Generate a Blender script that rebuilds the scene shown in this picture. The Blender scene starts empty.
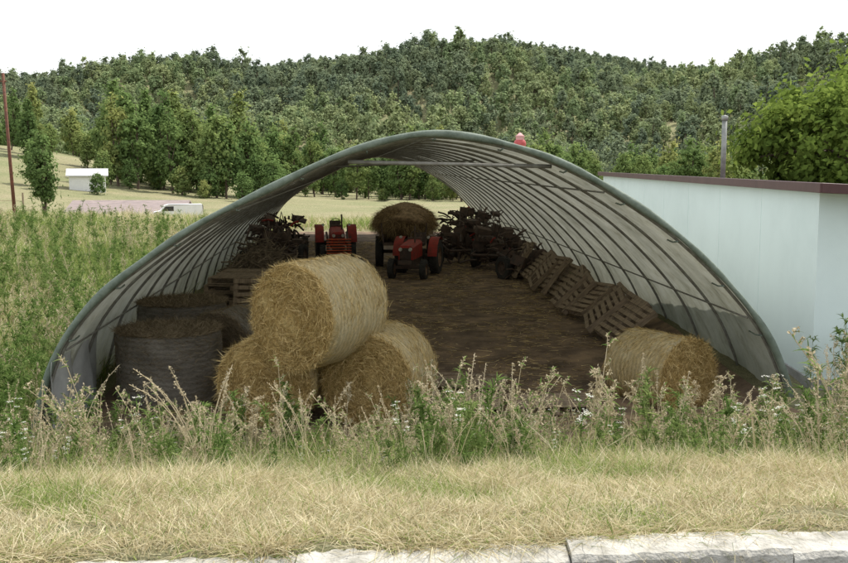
import bpy, math, random
import numpy as np
from mathutils import Vector, Matrix, Euler
random.seed(7); rng=np.random.default_rng(7)
scene=bpy.context.scene
# ---------------------------------------------------------------- helpers
def sm(a,b,x):
    t=np.clip((np.asarray(x,float)-a)/(b-a),0,1); return t*t*(3-2*t)
class QM:
    def __init__(s): s.V=[];s.Q=[];s.M=[];s.A=[];s.n=0
    def add(s,V,Q,m=0,a=0.5):
        V=np.asarray(V,float).reshape(-1,3);Q=np.asarray(Q,int).reshape(-1,4)
        s.V.append(V);s.Q.append(Q+s.n);s.n+=len(V)
        s.M.append(np.broadcast_to(np.asarray(m,int),(len(Q),)).copy());s.A.append(np.broadcast_to(np.asarray(a,float),(len(Q),)).copy())
    def build(s,name,mats,smooth=False,link=True,parent=None,bevel=0):
        V=np.concatenate(s.V);Q=np.concatenate(s.Q);M=np.concatenate(s.M);A=np.concatenate(s.A)
        me=bpy.data.meshes.new(name);nq=len(Q)
        me.vertices.add(len(V));me.vertices.foreach_set('co',V.ravel())
        me.loops.add(nq*4);me.loops.foreach_set('vertex_index',Q.ravel().astype(np.int32))
        me.polygons.add(nq);me.polygons.foreach_set('loop_start',(np.arange(nq)*4).astype(np.int32))
        me.polygons.foreach_set('material_index',M.astype(np.int32))
        me.polygons.foreach_set('use_smooth',np.full(nq,bool(smooth)))
        me.update(calc_edges=True)
        at=me.attributes.new('v','FLOAT','FACE');at.data.foreach_set('value',A.astype(np.float32))
        for m in mats: me.materials.append(m)
        o=bpy.data.objects.new(name,me)
        if link: scene.collection.objects.link(o)
        if parent: o.parent=parent
        if bevel:
            b=o.modifiers.new('bevel','BEVEL');b.width=bevel;b.segments=2;b.limit_method='ANGLE'
        return o
    def box(s,c,size,R=None,m=0,a=0.5,T=None):
        h=np.array(size)/2
        v=np.array([[x,y,z] for x in(-1,1) for y in(-1,1) for z in(-1,1)])*h
        if R is not None: v=v@np.array(R).T
        v=v+np.array(c)
        if T is not None: v=(np.c_[v,np.ones(8)]@np.array(T).T)[:,:3]
        s.add(v,[[0,1,3,2],[4,6,7,5],[0,4,5,1],[2,3,7,6],[0,2,6,4],[1,5,7,3]],m,a)
    def tube(s,path,r,n=8,m=0,a=0.5,cap=True):
        P=np.asarray(path,float);k=len(P);r=np.broadcast_to(np.asarray(r,float),(k,)).copy()
        T=np.gradient(P,axis=0);T/=np.linalg.norm(T,axis=1,keepdims=True)+1e-9
        if cap:
            P=np.vstack([P[:1],P,P[-1:]]);T=np.vstack([T[:1],T,T[-1:]]);r=np.r_[1e-4,r,1e-4];k+=2
        up=np.array([0,0,1.]) if abs(T[:,2]).mean()<.8 else np.array([1.,0,0])
        A=np.cross(T,up);A/=np.linalg.norm(A,axis=1,keepdims=True)+1e-9;B=np.cross(A,T)
        th=np.linspace(0,2*np.pi,n,endpoint=False)
        V=P[:,None]+r[:,None,None]*(np.cos(th)[None,:,None]*A[:,None]+np.sin(th)[None,:,None]*B[:,None])
        s.add(V.reshape(-1,3),gridq(k,n,True),m,a)
    def lathe(s,prof,c,ax='x',n=28,m=0,a=0.5):
        p=np.asarray(prof,float);th=np.linspace(0,2*np.pi,n,endpoint=False)
        X=np.repeat(p[:,0],n).reshape(-1,n);Y=p[:,1][:,None]*np.cos(th);Z=p[:,1][:,None]*np.sin(th)
        V=np.stack([X,Y,Z],-1) if ax=='x' else (np.stack([Y,X,Z],-1) if ax=='y' else np.stack([Y,Z,X],-1))
        s.add(V.reshape(-1,3)+np.array(c),gridq(len(p),n,True),m,a)
def gridq(a,b,wrap=False):
    i=np.arange(a-1)[:,None];bb=b if wrap else b-1;j=np.arange(bb)[None,:];j2=(j+1)%b
    return np.stack([i*b+j,i*b+j2,(i+1)*b+j2,(i+1)*b+j],-1).reshape(-1,4)
def unit(v): return v/(np.linalg.norm(v,axis=-1,keepdims=True)+1e-9)
def blades(P,D,L,W,droop,S=3,side=None,rg=rng):
    N=len(P);D=unit(D);L=np.broadcast_to(L,(N,));W=np.broadcast_to(W,(N,))
    if side is None: side=rg.normal(size=(N,3))
    sd=unit(np.cross(D,side));t=np.linspace(0,1,S+1)
    C=P[:,None]+D[:,None]*(L[:,None]*t)[...,None]+droop[:,None]*(L[:,None]*t**2)[...,None]
    w=(W[:,None]*(1-t**1.6*.9)/2)[...,None]
    V=np.stack([C-sd[:,None]*w,C+sd[:,None]*w],2).reshape(N,-1,3)
    q=np.array([[2*k,2*k+1,2*k+3,2*k+2] for k in range(S)])
    Q=(np.arange(N)[:,None,None]*(2*(S+1))+q[None]).reshape(-1,4)
    return V.reshape(-1,3),Q
def leaves(P,Nn,size,asp=.6,rg=rng):
    N=len(P);Nn=unit(Nn);t=unit(np.cross(Nn,rg.normal(size=(N,3))));b=np.cross(Nn,t)
    s=np.broadcast_to(size,(N,))[:,None]
    V=np.stack([P-t*s,P-b*s*asp,P+t*s,P+b*s*asp],1).reshape(-1,3)
    return V,np.arange(N*4).reshape(-1,4)
def vnoise(P,sc,seed=0):
    P=np.asarray(P,float)*sc;r=np.random.default_rng(seed);o=np.zeros(P.shape[:-1])
    for k in range(7):
        d=r.normal(size=3)*(1+.35*k);o+=np.sin(P@d+r.uniform(0,6.28))/(1+.3*k)
    return o/3
# ---------------------------------------------------------------- materials
def nt(name):
    m=bpy.data.materials.new(name);m.use_nodes=True;n=m.node_tree;n.nodes.clear()
    return m,n.nodes,n.links
def rgb(c): return (c[0],c[1],c[2],1)
def pmat(name,c1,c2=None,scale=5,rough=.8,bump=0,bscale=None,metal=0,transl=0,c3=None,stretch=(1,1,1),coord='Object',spec=.3,detail=8):
    m,N,L=nt(name);out=N.new('ShaderNodeOutputMaterial');b=N.new('ShaderNodeBsdfPrincipled')
    b.inputs['Roughness'].default_value=rough;b.inputs['Metallic'].default_value=metal
    b.inputs['Specular IOR Level'].default_value=spec
    tc=N.new('ShaderNodeTexCoord');mp=N.new('ShaderNodeMapping');mp.inputs['Scale'].default_value=stretch
    L.new(tc.outputs[coord],mp.inputs[0])
    if c2 is None: c2=tuple(x*.75 for x in c1)
    no=N.new('ShaderNodeTexNoise');no.inputs['Scale'].default_value=scale;no.inputs['Detail'].default_value=detail;no.inputs['Roughness'].default_value=.65
    L.new(mp.outputs[0],no.inputs['Vector'])
    r=N.new('ShaderNodeValToRGB');e=r.color_ramp.elements;e[0].position=.35;e[1].position=.65
    e[0].color=rgb(c2);e[1].color=rgb(c1)
    if c3: x=e.new(.5);x.color=rgb(c3)
    L.new(no.outputs['Fac'],r.inputs[0]);L.new(r.outputs[0],b.inputs['Base Color'])
    if bump:
        n2=N.new('ShaderNodeTexNoise');n2.inputs['Scale'].default_value=bscale or scale*4;n2.inputs['Detail'].default_value=6
        L.new(mp.outputs[0],n2.inputs['Vector']);bp=N.new('ShaderNodeBump');bp.inputs['Strength'].default_value=bump;bp.inputs['Distance'].default_value=.02
        L.new(n2.outputs['Fac'],bp.inputs['Height']);L.new(bp.outputs[0],b.inputs['Normal'])
    if transl:
        t=N.new('ShaderNodeBsdfTranslucent');L.new(r.outputs[0],t.inputs[0]);mx=N.new('ShaderNodeMixShader');mx.inputs[0].default_value=transl
        L.new(b.outputs[0],mx.inputs[1]);L.new(t.outputs[0],mx.inputs[2]);L.new(mx.outputs[0],out.inputs[0])
    else: L.new(b.outputs[0],out.inputs[0])
    return m
def leafmat(name,cols,transl=.35,vamp=.55,rvar=.35):
    m,N,L=nt(name);out=N.new('ShaderNodeOutputMaterial')
    oi=N.new('ShaderNodeObjectInfo');r=N.new('ShaderNodeValToRGB');e=r.color_ramp.elements
    e[0].color=rgb(cols[0]);e[0].position=0;e[1].color=rgb(cols[-1]);e[1].position=1
    for i,c in enumerate(cols[1:-1]): x=e.new((i+1)/(len(cols)-1));x.color=rgb(c)
    at=N.new('ShaderNodeAttribute');at.attribute_name='v'
    ad=N.new('ShaderNodeMath');ad.operation='MULTIPLY_ADD';ad.inputs[1].default_value=rvar;L.new(at.outputs['Fac'],ad.inputs[0])
    m1=N.new('ShaderNodeMath');m1.operation='MULTIPLY';m1.inputs[1].default_value=1-rvar;L.new(oi.outputs['Random'],m1.inputs[0]);L.new(m1.outputs[0],ad.inputs[2])
    L.new(ad.outputs[0],r.inputs[0])
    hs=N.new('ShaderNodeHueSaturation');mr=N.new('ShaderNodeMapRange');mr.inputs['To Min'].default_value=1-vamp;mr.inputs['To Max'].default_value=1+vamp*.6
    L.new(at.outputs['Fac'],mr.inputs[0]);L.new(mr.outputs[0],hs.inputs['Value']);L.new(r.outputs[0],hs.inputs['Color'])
    d=N.new('ShaderNodeBsdfDiffuse');L.new(hs.outputs[0],d.inputs[0])
    if transl:
        t=N.new('ShaderNodeBsdfTranslucent');mx=N.new('ShaderNodeMixShader');mx.inputs[0].default_value=transl
        L.new(hs.outputs[0],t.inputs[0]);L.new(d.outputs[0],mx.inputs[1]);L.new(t.outputs[0],mx.inputs[2]);L.new(mx.outputs[0],out.inputs[0])
    else: L.new(d.outputs[0],out.inputs[0])
    return m
M_bark=pmat('bark',(.16,.12,.09),(.07,.05,.04),8,.9,.6)
M_far=leafmat('hazed_far_foliage',[(.165,.215,.15),(.195,.245,.16),(.225,.275,.165),(.26,.305,.18),(.20,.25,.165)],.28,vamp=.22,rvar=.25)  # greens paled and cooled: distance haze is painted into the leaf colour
M_far2=leafmat('light_hazed_far_foliage',[(.21,.28,.145),(.26,.33,.165),(.34,.385,.19),(.24,.30,.165)],.28,vamp=.25,rvar=.25)  # lighter green trees, with the same haze paled into their colour
M_mid=leafmat('mid_foliage',[(.10,.165,.06),(.14,.215,.075),(.18,.26,.09),(.25,.315,.11),(.40,.39,.14)],.35,vamp=.4)
M_near=leafmat('near_foliage',[(.07,.13,.03),(.15,.22,.045),(.25,.32,.07)],.4,rvar=.9)
M_dry=leafmat('dry_grass',[(.36,.28,.15),(.56,.48,.28),(.70,.63,.43),(.78,.73,.55)],.35,vamp=.25,rvar=1)
M_grn=leafmat('green_grass',[(.15,.23,.055),(.25,.34,.09),(.42,.44,.18)],.45,vamp=.3,rvar=1)
M_weed=leafmat('weed_leaf',[(.10,.17,.045),(.16,.25,.07),(.27,.32,.12)],.45,vamp=.4,rvar=.5)
M_seed=leafmat('seed_head',[(.46,.39,.25),(.66,.58,.42)],.3,vamp=.3,rvar=.8)
M_wht=leafmat('white_flower',[(.7,.7,.62),(.8,.8,.75)],.3,vamp=.1)
M_straw=leafmat('straw',[(.42,.28,.10),(.64,.48,.21),(.80,.66,.36)],.25,vamp=.35,rvar=1)
M_strawd=leafmat('straw_dark',[(.17,.13,.08),(.32,.26,.17)],.2,vamp=.3,rvar=1)
# ---------------------------------------------------------------- ground
AZ=np.array([-1,-.42,-.36,-.3,-.22,-.16,-.08,-.02,.03,.075,.13,.17,.22,.27,.33,.37,.42,1])
AR=np.array([.07,.075,.077,.077,.083,.086,.094,.098,.105,.110,.104,.098,.089,.085,.089,.092,.097,.09])
BL=lambda y:-4.93-.067*(y-13.); BRr=lambda y:5.13-.067*(y-14.2)
def ground(x,y):
    x=np.asarray(x,float);y=np.asarray(y,float)
    yy=y-.09*x*(1-sm(6,12,y))
    low=-.3+.3*sm(14,20,y)+.6*sm(-5.6,-12,x+.067*(y-13))*sm(11,14,y)*(1-sm(35,70,y))+.3*sm(4.2,5.2,x+.067*(y-14))
    low=low-1.7*sm(50,85,y)-2.1*sm(85,200,y)
    bank=1.0+.42*sm(4.62,4.72,yy)-.44*sm(4.8,7.2,yy)
    k=sm(6.6,11.2,yy)
    z=bank*(1-k)+low*k
    z=z+(.05*np.sin(x*1.3+y*.7)*np.sin(y*1.1-x*.4)+.03*np.sin(x*3.1)*np.sin(y*2.7+1))*sm(4.9,6,yy)*(1-.8*sm(12,13,y)*(1-sm(48,52,y))*sm(-6.5,-5,x))
    z=z+11*np.exp(-.5*((x+85)/30)**2-.5*((y-180)/60)**2)
    a=np.clip(x/np.maximum(y,1),-1,1);zr=3.3+np.interp(a,AZ,AR)*620
    t=np.clip((y-235)/(620-235),0,1)
    hill=(zr+4)*(t**1.3)
    bump=20*np.exp(-.5*((x-25)/75)**2-.5*((y-400)/34)**2)+16*np.exp(-.5*((x+150)/60)**2-.5*((y-430)/36)**2)+15*np.exp(-.5*((x-170)/50)**2-.5*((y-420)/40)**2)+9*np.exp(-.5*((x+60)/40)**2-.5*((y-330)/25)**2)+9*np.exp(-.5*((x-95)/40)**2-.5*((y-320)/25)**2)
    bump+=7*np.sin(x*.035+y*.012)*np.sin(y*.03-x*.01)*sm(260,330,y)*(1-sm(560,610,y))
    hill=np.where(y>620,(zr+4)*(1-.25*np.clip((y-620)/500,0,1)),hill)
    return z+hill+bump*sm(235,300,y)
ys=np.r_[np.arange(-40,3,4),np.arange(3,14,.2),np.arange(14,50,.6),np.arange(50,240,4),np.arange(240,660,8),np.arange(660,1300,60)]
ys=np.sort(np.r_[ys,4.3,4.5,4.55,4.65,4.7,4.75,4.85])
xs=np.r_[np.arange(-900,-60,14),np.arange(-60,-8,1.5),np.arange(-8,8,.25),np.arange(8,60,1.5),np.arange(60,900,14)]
X,Y=np.meshgrid(xs,ys);Y=Y+.09*X*(1-sm(4.5,8,Y))*sm(2.5,4.2,Y)*(np.abs(X)<9);Z=ground(X,Y)
m,N,L=nt('meadow_ground');out=N.new('ShaderNodeOutputMaterial');b=N.new('ShaderNodeBsdfPrincipled');b.inputs['Roughness'].default_value=.95;b.inputs['Specular IOR Level'].default_value=.1
g=N.new('ShaderNodeNewGeometry')
def nz(sc,det=8):
    n=N.new('ShaderNodeTexNoise');n.inputs['Scale'].default_value=sc;n.inputs['Detail'].default_value=det;n.inputs['Roughness'].default_value=.7;L.new(g.outputs['Position'],n.inputs['Vector']);return n
def ramp(src,cs,p0=.35,p1=.65):
    r=N.new('ShaderNodeValToRGB');e=r.color_ramp.elements;e[0].position=p0;e[1].position=p1;e[0].color=rgb(cs[0]);e[1].color=rgb(cs[-1])
    for i,c in enumerate(cs[1:-1]): x=e.new(p0+(p1-p0)*(i+1)/(len(cs)-1));x.color=rgb(c)
    L.new(src,r.inputs[0]);return r
ra=ramp(nz(.07).outputs['Fac'],[(.20,.25,.11),(.29,.30,.16),(.40,.36,.23)])
rb=ramp(nz(3.).outputs['Fac'],[(.14,.14,.075),(.30,.27,.16),(.44,.38,.25)])
rc=ramp(nz(38,10).outputs['Fac'],[(.35,.33,.3),(.8,.8,.8),(1.25,1.25,1.2)],.35,.62)
mx=N.new('ShaderNodeMix');mx.data_type='RGBA';mx.inputs[0].default_value=.45;L.new(ra.outputs[0],mx.inputs[6]);L.new(rb.outputs[0],mx.inputs[7])
m3=N.new('ShaderNodeMix');m3.data_type='RGBA';m3.blend_type='MULTIPLY';m3.inputs[0].default_value=.8;L.new(mx.outputs[2],m3.inputs[6]);L.new(rc.outputs[0],m3.inputs[7])
bp=N.new('ShaderNodeBump');bp.inputs['Strength'].default_value=.8;bp.inputs['Distance'].default_value=.03;L.new(rc.outputs[0],bp.inputs['Height']);L.new(bp.outputs[0],b.inputs['Normal'])
L.new(m3.outputs[2],b.inputs['Base Color']);L.new(b.outputs[0],out.inputs[0]);M_ground=m
q=QM();q.add(np.stack([X,Y,Z],-1).reshape(-1,3),gridq(len(ys),len(xs)));q.build('ground',[M_ground],True)
M_floor=pmat('dirt_floor_mat',(.30,.21,.13),(.085,.06,.042),1.6,.95,.8,25,c3=(.17,.12,.08),detail=14)
fy=np.arange(11.6,49,.4);fu=np.linspace(0,1,40);FU,FY=np.meshgrid(fu,fy)
FX=BL(FY)+.15+FU*(BRr(FY)-BL(FY)-.3);q=QM();q.add(np.stack([FX,FY,ground(FX,FY)+.035+.012*np.sin(FX*5)*np.sin(FY*4)],-1).reshape(-1,3),gridq(len(fy),len(fu)));q.build('dirt_floor',[M_floor],True)
# ---------------------------------------------------------------- scatter
def scatter(name,P,scale,idx,protos,tilt=.1):
    col=bpy.data.collections.new(name+'_kit')
    for i,p in enumerate(protos):
        p.name='%s_kit_%02d'%(name,i);col.objects.link(p)
    me=bpy.data.meshes.new(name);n=len(P);me.vertices.add(n);me.vertices.foreach_set('co',np.asarray(P,float).ravel())
    a=me.attributes.new('sc','FLOAT','POINT');a.data.foreach_set('value',np.asarray(scale,np.float32))
    a=me.attributes.new('ix','INT','POINT');a.data.foreach_set('value',np.asarray(idx,np.int32))
    R=np.c_[rng.normal(0,tilt,n),rng.normal(0,tilt,n),rng.uniform(0,6.28,n)].astype(np.float32)
    a=me.attributes.new('ro','FLOAT_VECTOR','POINT');a.data.foreach_set('vector',R.ravel())
    o=bpy.data.objects.new(name,me);scene.collection.objects.link(o)
    ng=bpy.data.node_groups.new(name,'GeometryNodeTree')
    ng.interface.new_socket(name='Geometry',in_out='INPUT',socket_type='NodeSocketGeometry')
    ng.interface.new_socket(name='Geometry',in_out='OUTPUT',socket_type='NodeSocketGeometry')
    gi=ng.nodes.new('NodeGroupInput');go=ng.nodes.new('NodeGroupOutput');ip=ng.nodes.new('GeometryNodeInstanceOnPoints')
    ci=ng.nodes.new('GeometryNodeCollectionInfo');ci.inputs['Collection'].default_value=col;ci.inputs['Separate Children'].default_value=True;ci.inputs['Reset Children'].default_value=True
    def na(nm,t):
        k=ng.nodes.new('GeometryNodeInputNamedAttribute');k.data_type=t;k.inputs['Name'].default_value=nm
        return [s for s in k.outputs if s.enabled and s.name=='Attribute'][0]
    ng.links.new(gi.outputs[0],ip.inputs['Points']);ng.links.new(ci.outputs[0],ip.inputs['Instance']);ip.inputs['Pick Instance'].default_value=True
    ng.links.new(na('ix','INT'),ip.inputs['Instance Index']);ng.links.new(na('ro','FLOAT_VECTOR'),ip.inputs['Rotation']);ng.links.new(na('sc','FLOAT'),ip.inputs['Scale'])
    ng.links.new(ip.outputs[0],go.inputs[0]);md=o.modifiers.new('gn','NODES');md.node_group=ng
    return o
# ---------------------------------------------------------------- trees
def tree(name,h,cr,base,ncl,nl,ls,seed,mat,link=False,trunkr=.25,limbs=10,clr=None,cone=.35,outw=0.6):
    r=np.random.default_rng(seed);q=QM();cz=(h+base)/2;ch=(h-base)/2
    d=unit(r.normal(size=(ncl,3)));rad=r.uniform(.3,1,ncl)**.6
    zz=d[:,2]*rad; taper=1-cone*np.clip(zz,-.2,1)
    C=np.c_[d[:,0]*rad*cr*.8*taper,d[:,1]*rad*cr*.8*taper,cz+zz*ch*.88]
    cs=(clr or cr*.36)*r.uniform(.55,1.3,ncl)
    u=unit(r.normal(size=(ncl,nl,3)));rr=np.abs(r.normal(0,.62,(ncl,nl,1)))
    P=C[:,None]+u*rr*cs[:,None,None]*np.array([1,1,.85])
    cen=unit((P-np.array([0,0,cz-.25*ch]))/np.array([cr,cr,ch]))
    Nn=u*.8+cen*outw*2+r.normal(0,.55,u.shape)+np.array([0,0,.3])
    cv=r.uniform(0,1,ncl)
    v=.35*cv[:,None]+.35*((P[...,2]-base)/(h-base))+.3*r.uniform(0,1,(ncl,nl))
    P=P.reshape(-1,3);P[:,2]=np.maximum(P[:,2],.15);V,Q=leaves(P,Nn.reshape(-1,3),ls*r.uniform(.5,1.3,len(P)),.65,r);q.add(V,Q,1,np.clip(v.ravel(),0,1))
    tp=np.array([[0,0,-.5],[.1*r.normal(),.1*r.normal(),base*.7],[.3*r.normal(),.3*r.normal(),cz],[.3*r.normal(),.3*r.normal(),h*.9]])
    q.tube(tp,[trunkr*1.25,trunkr,trunkr*.6,.03],7,0)
    for k in r.permutation(ncl)[:limbs]:
        z0=r.uniform(base*.6,cz);s0=np.array([0,0,z0]);e=C[k];mid=(s0+e)/2+np.array([0,0,.1*h*r.uniform(0,1)*.5])
        q.tube([s0,mid,e],[trunkr*.45,trunkr*.25,.03],5,0)
    return q.build(name,[M_bark,mat],False,link)
dims=[(11,3.3,.3),(12.5,3.0,.5),(10,3.6,.2),(12,3.4,.4),(13.5,2.6,.6),(8.5,3.2,.2),(12,3.9,.3)]
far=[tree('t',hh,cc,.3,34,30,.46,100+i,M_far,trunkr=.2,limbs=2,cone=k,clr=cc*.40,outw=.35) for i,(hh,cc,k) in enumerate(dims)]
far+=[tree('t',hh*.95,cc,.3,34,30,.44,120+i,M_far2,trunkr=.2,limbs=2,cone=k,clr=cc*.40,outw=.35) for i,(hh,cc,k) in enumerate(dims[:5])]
N0=36000
py=235+(645-235)*rng.uniform(0,1,N0)**.85;px=(rng.uniform(-.49,.49,N0))*py
key=set();keep=[]
for i in range(N0):
    k=(int((px[i]+2.2*math.sin(py[i]*.3))//4.4),int((py[i]+2.2*math.sin(px[i]*.27))//5.6))
    if k in key: continue
    key.add(k);keep.append(i)
px=px[keep];py=py[keep]
clear=(np.sin(px*.045+1.3)*np.sin(py*.05+px*.02)>.90)&(py<330)
mead=(px<-.26*py)&(px>-.40*py)&(py<290)
kk=~(clear&(rng.uniform(size=len(px))<.6))&~(mead&(rng.uniform(size=len(px))<.7));px=px[kk];py=py[kk]
sc=rng.uniform(.5,1.1,len(px))*np.where(py<300,.85,1)*np.where(py>500,.82,1)
sc=np.where(rng.uniform(size=len(px))<.05,sc*1.25,sc)
lt=np.sin(px*.021+2)*np.sin(py*.027-px*.01)+.5*np.sin(px*.06+py*.05)+rng.normal(0,.35,len(px))
ix=np.where(lt>np.where(py<430,-.05,.6),rng.integers(7,12,len(px)),rng.integers(0,7,len(px)))
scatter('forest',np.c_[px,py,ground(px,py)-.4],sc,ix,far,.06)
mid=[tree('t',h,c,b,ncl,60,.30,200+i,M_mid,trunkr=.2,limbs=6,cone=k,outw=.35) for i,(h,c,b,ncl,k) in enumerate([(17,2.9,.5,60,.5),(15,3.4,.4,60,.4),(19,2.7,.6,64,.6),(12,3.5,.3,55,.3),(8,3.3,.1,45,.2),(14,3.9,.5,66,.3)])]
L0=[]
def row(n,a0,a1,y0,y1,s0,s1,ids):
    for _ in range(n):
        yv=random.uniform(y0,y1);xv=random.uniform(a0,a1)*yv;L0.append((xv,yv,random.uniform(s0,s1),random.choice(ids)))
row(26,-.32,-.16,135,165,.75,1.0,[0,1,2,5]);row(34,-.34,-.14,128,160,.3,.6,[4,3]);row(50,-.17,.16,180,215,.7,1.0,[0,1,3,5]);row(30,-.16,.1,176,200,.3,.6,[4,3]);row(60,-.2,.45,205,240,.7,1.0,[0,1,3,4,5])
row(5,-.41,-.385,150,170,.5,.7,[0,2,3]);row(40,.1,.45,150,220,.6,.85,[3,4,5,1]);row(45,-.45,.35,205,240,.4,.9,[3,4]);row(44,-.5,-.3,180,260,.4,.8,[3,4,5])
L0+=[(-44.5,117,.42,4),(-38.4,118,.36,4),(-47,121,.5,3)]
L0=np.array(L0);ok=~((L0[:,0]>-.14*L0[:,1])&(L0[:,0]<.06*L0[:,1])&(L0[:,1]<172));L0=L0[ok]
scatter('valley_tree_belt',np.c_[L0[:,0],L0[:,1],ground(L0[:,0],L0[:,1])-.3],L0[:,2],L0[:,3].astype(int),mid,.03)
t=tree('walnut_tree',6.3,4.0,1.0,150,150,.12,31,M_near,True,trunkr=.22,limbs=30,clr=.95,cone=.2,outw=.3);t.location=(14.0,34,float(ground(13.6,34)))
t=tree('walnut_tree',8.6,3.8,1.0,130,150,.13,33,M_near,True,trunkr=.2,limbs=25,clr=1.0,cone=.2,outw=.3);t.location=(18.0,39,float(ground(17.6,38)))
t=tree('alder_tree',7.0,1.3,.5,50,110,.12,37,M_mid,True,trunkr=.1,limbs=15,clr=.6);t.location=(-28.5,75,float(ground(-28.5,75))+.3)
# ---------------------------------------------------------------- hay shelter
prof=np.array([(-5.2,-.45),(-5.15,-.27),(-5.03,.20),(-4.80,.87),(-4.30,1.53),(-3.65,2.05),(-2.97,2.51),(-2.05,2.97),(-1.13,3.41),(-.32,3.65),(.22,3.70),(1.03,3.58),(1.86,3.31),(2.71,2.86),(3.55,2.29),(4.29,1.60),(4.86,.90),(5.22,.12),(5.26,-.1)])
def resample(p,n):
    P=[]
    for i in range(len(p)-1):
        p0=p[max(i-1,0)];p1=p[i];p2=p[i+1];p3=p[min(i+2,len(p)-1)]
        for tt in np.linspace(0,1,12,endpoint=False):
            P.append(.5*((2*p1)+(p2-p0)*tt+(2*p0-5*p1+4*p2-p3)*tt**2+(3*p1-p0-3*p2+p3)*tt**3))
    P=np.array(P+[p[-1]]);s=np.r_[0,np.cumsum(np.linalg.norm(np.diff(P,axis=0),axis=1))]
    u=np.linspace(0,s[-1],n);return np.c_[np.interp(u,s,P[:,0]),np.interp(u,s,P[:,1])]
pr=resample(prof,90)
ker=np.ones(3)/3
for c in (0,1): pr[1:-1,c]=np.convolve(pr[:,c],ker,'valid')
def arch(s,inset=0.0,pp=pr):
    x=pp[:,0];z=pp[:,1];T=unit(np.gradient(pp,axis=0));nx=T[:,1];nz_=-T[:,0]
    ins=np.broadcast_to(inset,x.shape)
    x2=x+nx*ins;z2=z+nz_*ins
    return np.c_[x2-.067*s,13+1.2*(x+5.0)/10.2+s,z2]
LEN=35.;NR=21;sp=LEN/(NR-1)
m,N,L=nt('tarpaulin');out=N.new('ShaderNodeOutputMaterial');tc=N.new('ShaderNodeTexCoord')
def nzo(sc,stretch=(1,1,1),det=8):
    mp=N.new('ShaderNodeMapping');mp.inputs['Scale'].default_value=stretch;L.new(tc.outputs['Object'],mp.inputs[0]);n=N.new('ShaderNodeTexNoise');n.inputs['Scale'].default_value=sc;n.inputs['Detail'].default_value=det;n.inputs['Roughness'].default_value=.7;L.new(mp.outputs[0],n.inputs['Vector']);return n
r1=ramp(nzo(1.1).outputs['Fac'],[(.30,.31,.26),(.42,.43,.37),(.52,.53,.46)],.3,.7);r2=ramp(nzo(4,(1,1,.15)).outputs['Fac'],[(.50,.48,.40),(.86,.85,.79),(1,1,1)],.33,.6)
mm=N.new('ShaderNodeMix');mm.data_type='RGBA';mm.blend_type='MULTIPLY';mm.inputs[0].default_value=.75;L.new(r1.outputs[0],mm.inputs[6]);L.new(r2.outputs[0],mm.inputs[7])
b=N.new('ShaderNodeBsdfPrincipled');b.inputs['Roughness'].default_value=.75;L.new(mm.outputs[2],b.inputs['Base Color']);t_=N.new('ShaderNodeBsdfTranslucent');L.new(mm.outputs[2],t_.inputs[0])
bp=N.new('ShaderNodeBump');bp.inputs['Strength'].default_value=.45;bp.inputs['Distance'].default_value=.04;L.new(nzo(3.5).outputs['Fac'],bp.inputs['Height']);L.new(bp.outputs[0],b.inputs['Normal'])
ms=N.new('ShaderNodeMixShader');ms.inputs[0].default_value=.22;L.new(b.outputs[0],ms.inputs[1]);L.new(t_.outputs[0],ms.inputs[2]);L.new(ms.outputs[0],out.inputs[0]);M_tarp=m
M_steel=pmat('galvanised_steel',(.28,.28,.25),(.17,.155,.135),9,.6,metal=.3)
M_edge=pmat('tarp_edge',(.20,.24,.20),(.11,.14,.11),6,.7,.3)
sh=bpy.data.objects.new('hay_shelter',None);scene.collection.objects.link(sh)
q=QM();ss=np.linspace(-.12,LEN+.1,250);rows=[]
for s in ss:
    f=(s/sp)%1;sag=.04*np.sin(np.pi*f)
    w=.035*vnoise(np.c_[pr[:,0],np.full(90,s*1.3),pr[:,1]],2.2,3)
    rows.append(arch(s,-.035+(sag+w)*(1 if 0<s<LEN else .2)))
q.add(np.array(rows).reshape(-1,3),gridq(len(ss),90),0);q.build('cover',[M_tarp],True,parent=sh)
q=QM()
for k in range(NR): q.tube(arch(k*sp,.0+.025)[1:-1],.022,8,0)
for j in (9,28,45,62,80):
    a=arch(0,.06)[j];bb=arch(LEN,.06)[j];q.tube(np.linspace(a,bb,40),.014,6,0)
q.tube([(-1.02,13.5,3.34),(1.75,13.83,3.28)],.028,8,0)
for k in (4,8,12,16):
    A=arch(k*sp,.05);q.tube([A[36],A[55]],.02,6,0)
q.build('hoops',[M_steel],True,parent=sh)
q=QM();e=arch(-.12,-.02);wob=.014*vnoise(e,3,5);q.tube(e,.046+wob,10,0);q.tube(arch(LEN+.1,-.02),.05,8,0)
for j in range(4,88,6):
    A=arch(-.1,.05)[j];B=arch(.35,.06)[j];q.tube([A,(A+B)/2-[0,0,.02],B],.012,5,0)
q.build('edge_hem',[M_edge],True,parent=sh)
q=QM();yy=np.linspace(12.75,15.2,30);zz=np.linspace(-.5,.75,14);YY,ZZ=np.meshgrid(yy,zz)
XX=-5.0+.07*np.sin(YY*7+ZZ)+.04*np.sin(YY*15+1)*(1-ZZ)+.30*np.clip(.6-ZZ,0,1)*.6+.16*(ZZ-.1)-.067*(YY-13)
q.add(np.stack([XX,YY,ZZ],-1).reshape(-1,3),gridq(14,30));q.build('skirt_flap',[pmat('skirt_tarp',(.60,.61,.60),(.42,.43,.43),3,.6,.3,8,transl=.25)],True,parent=sh)
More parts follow.
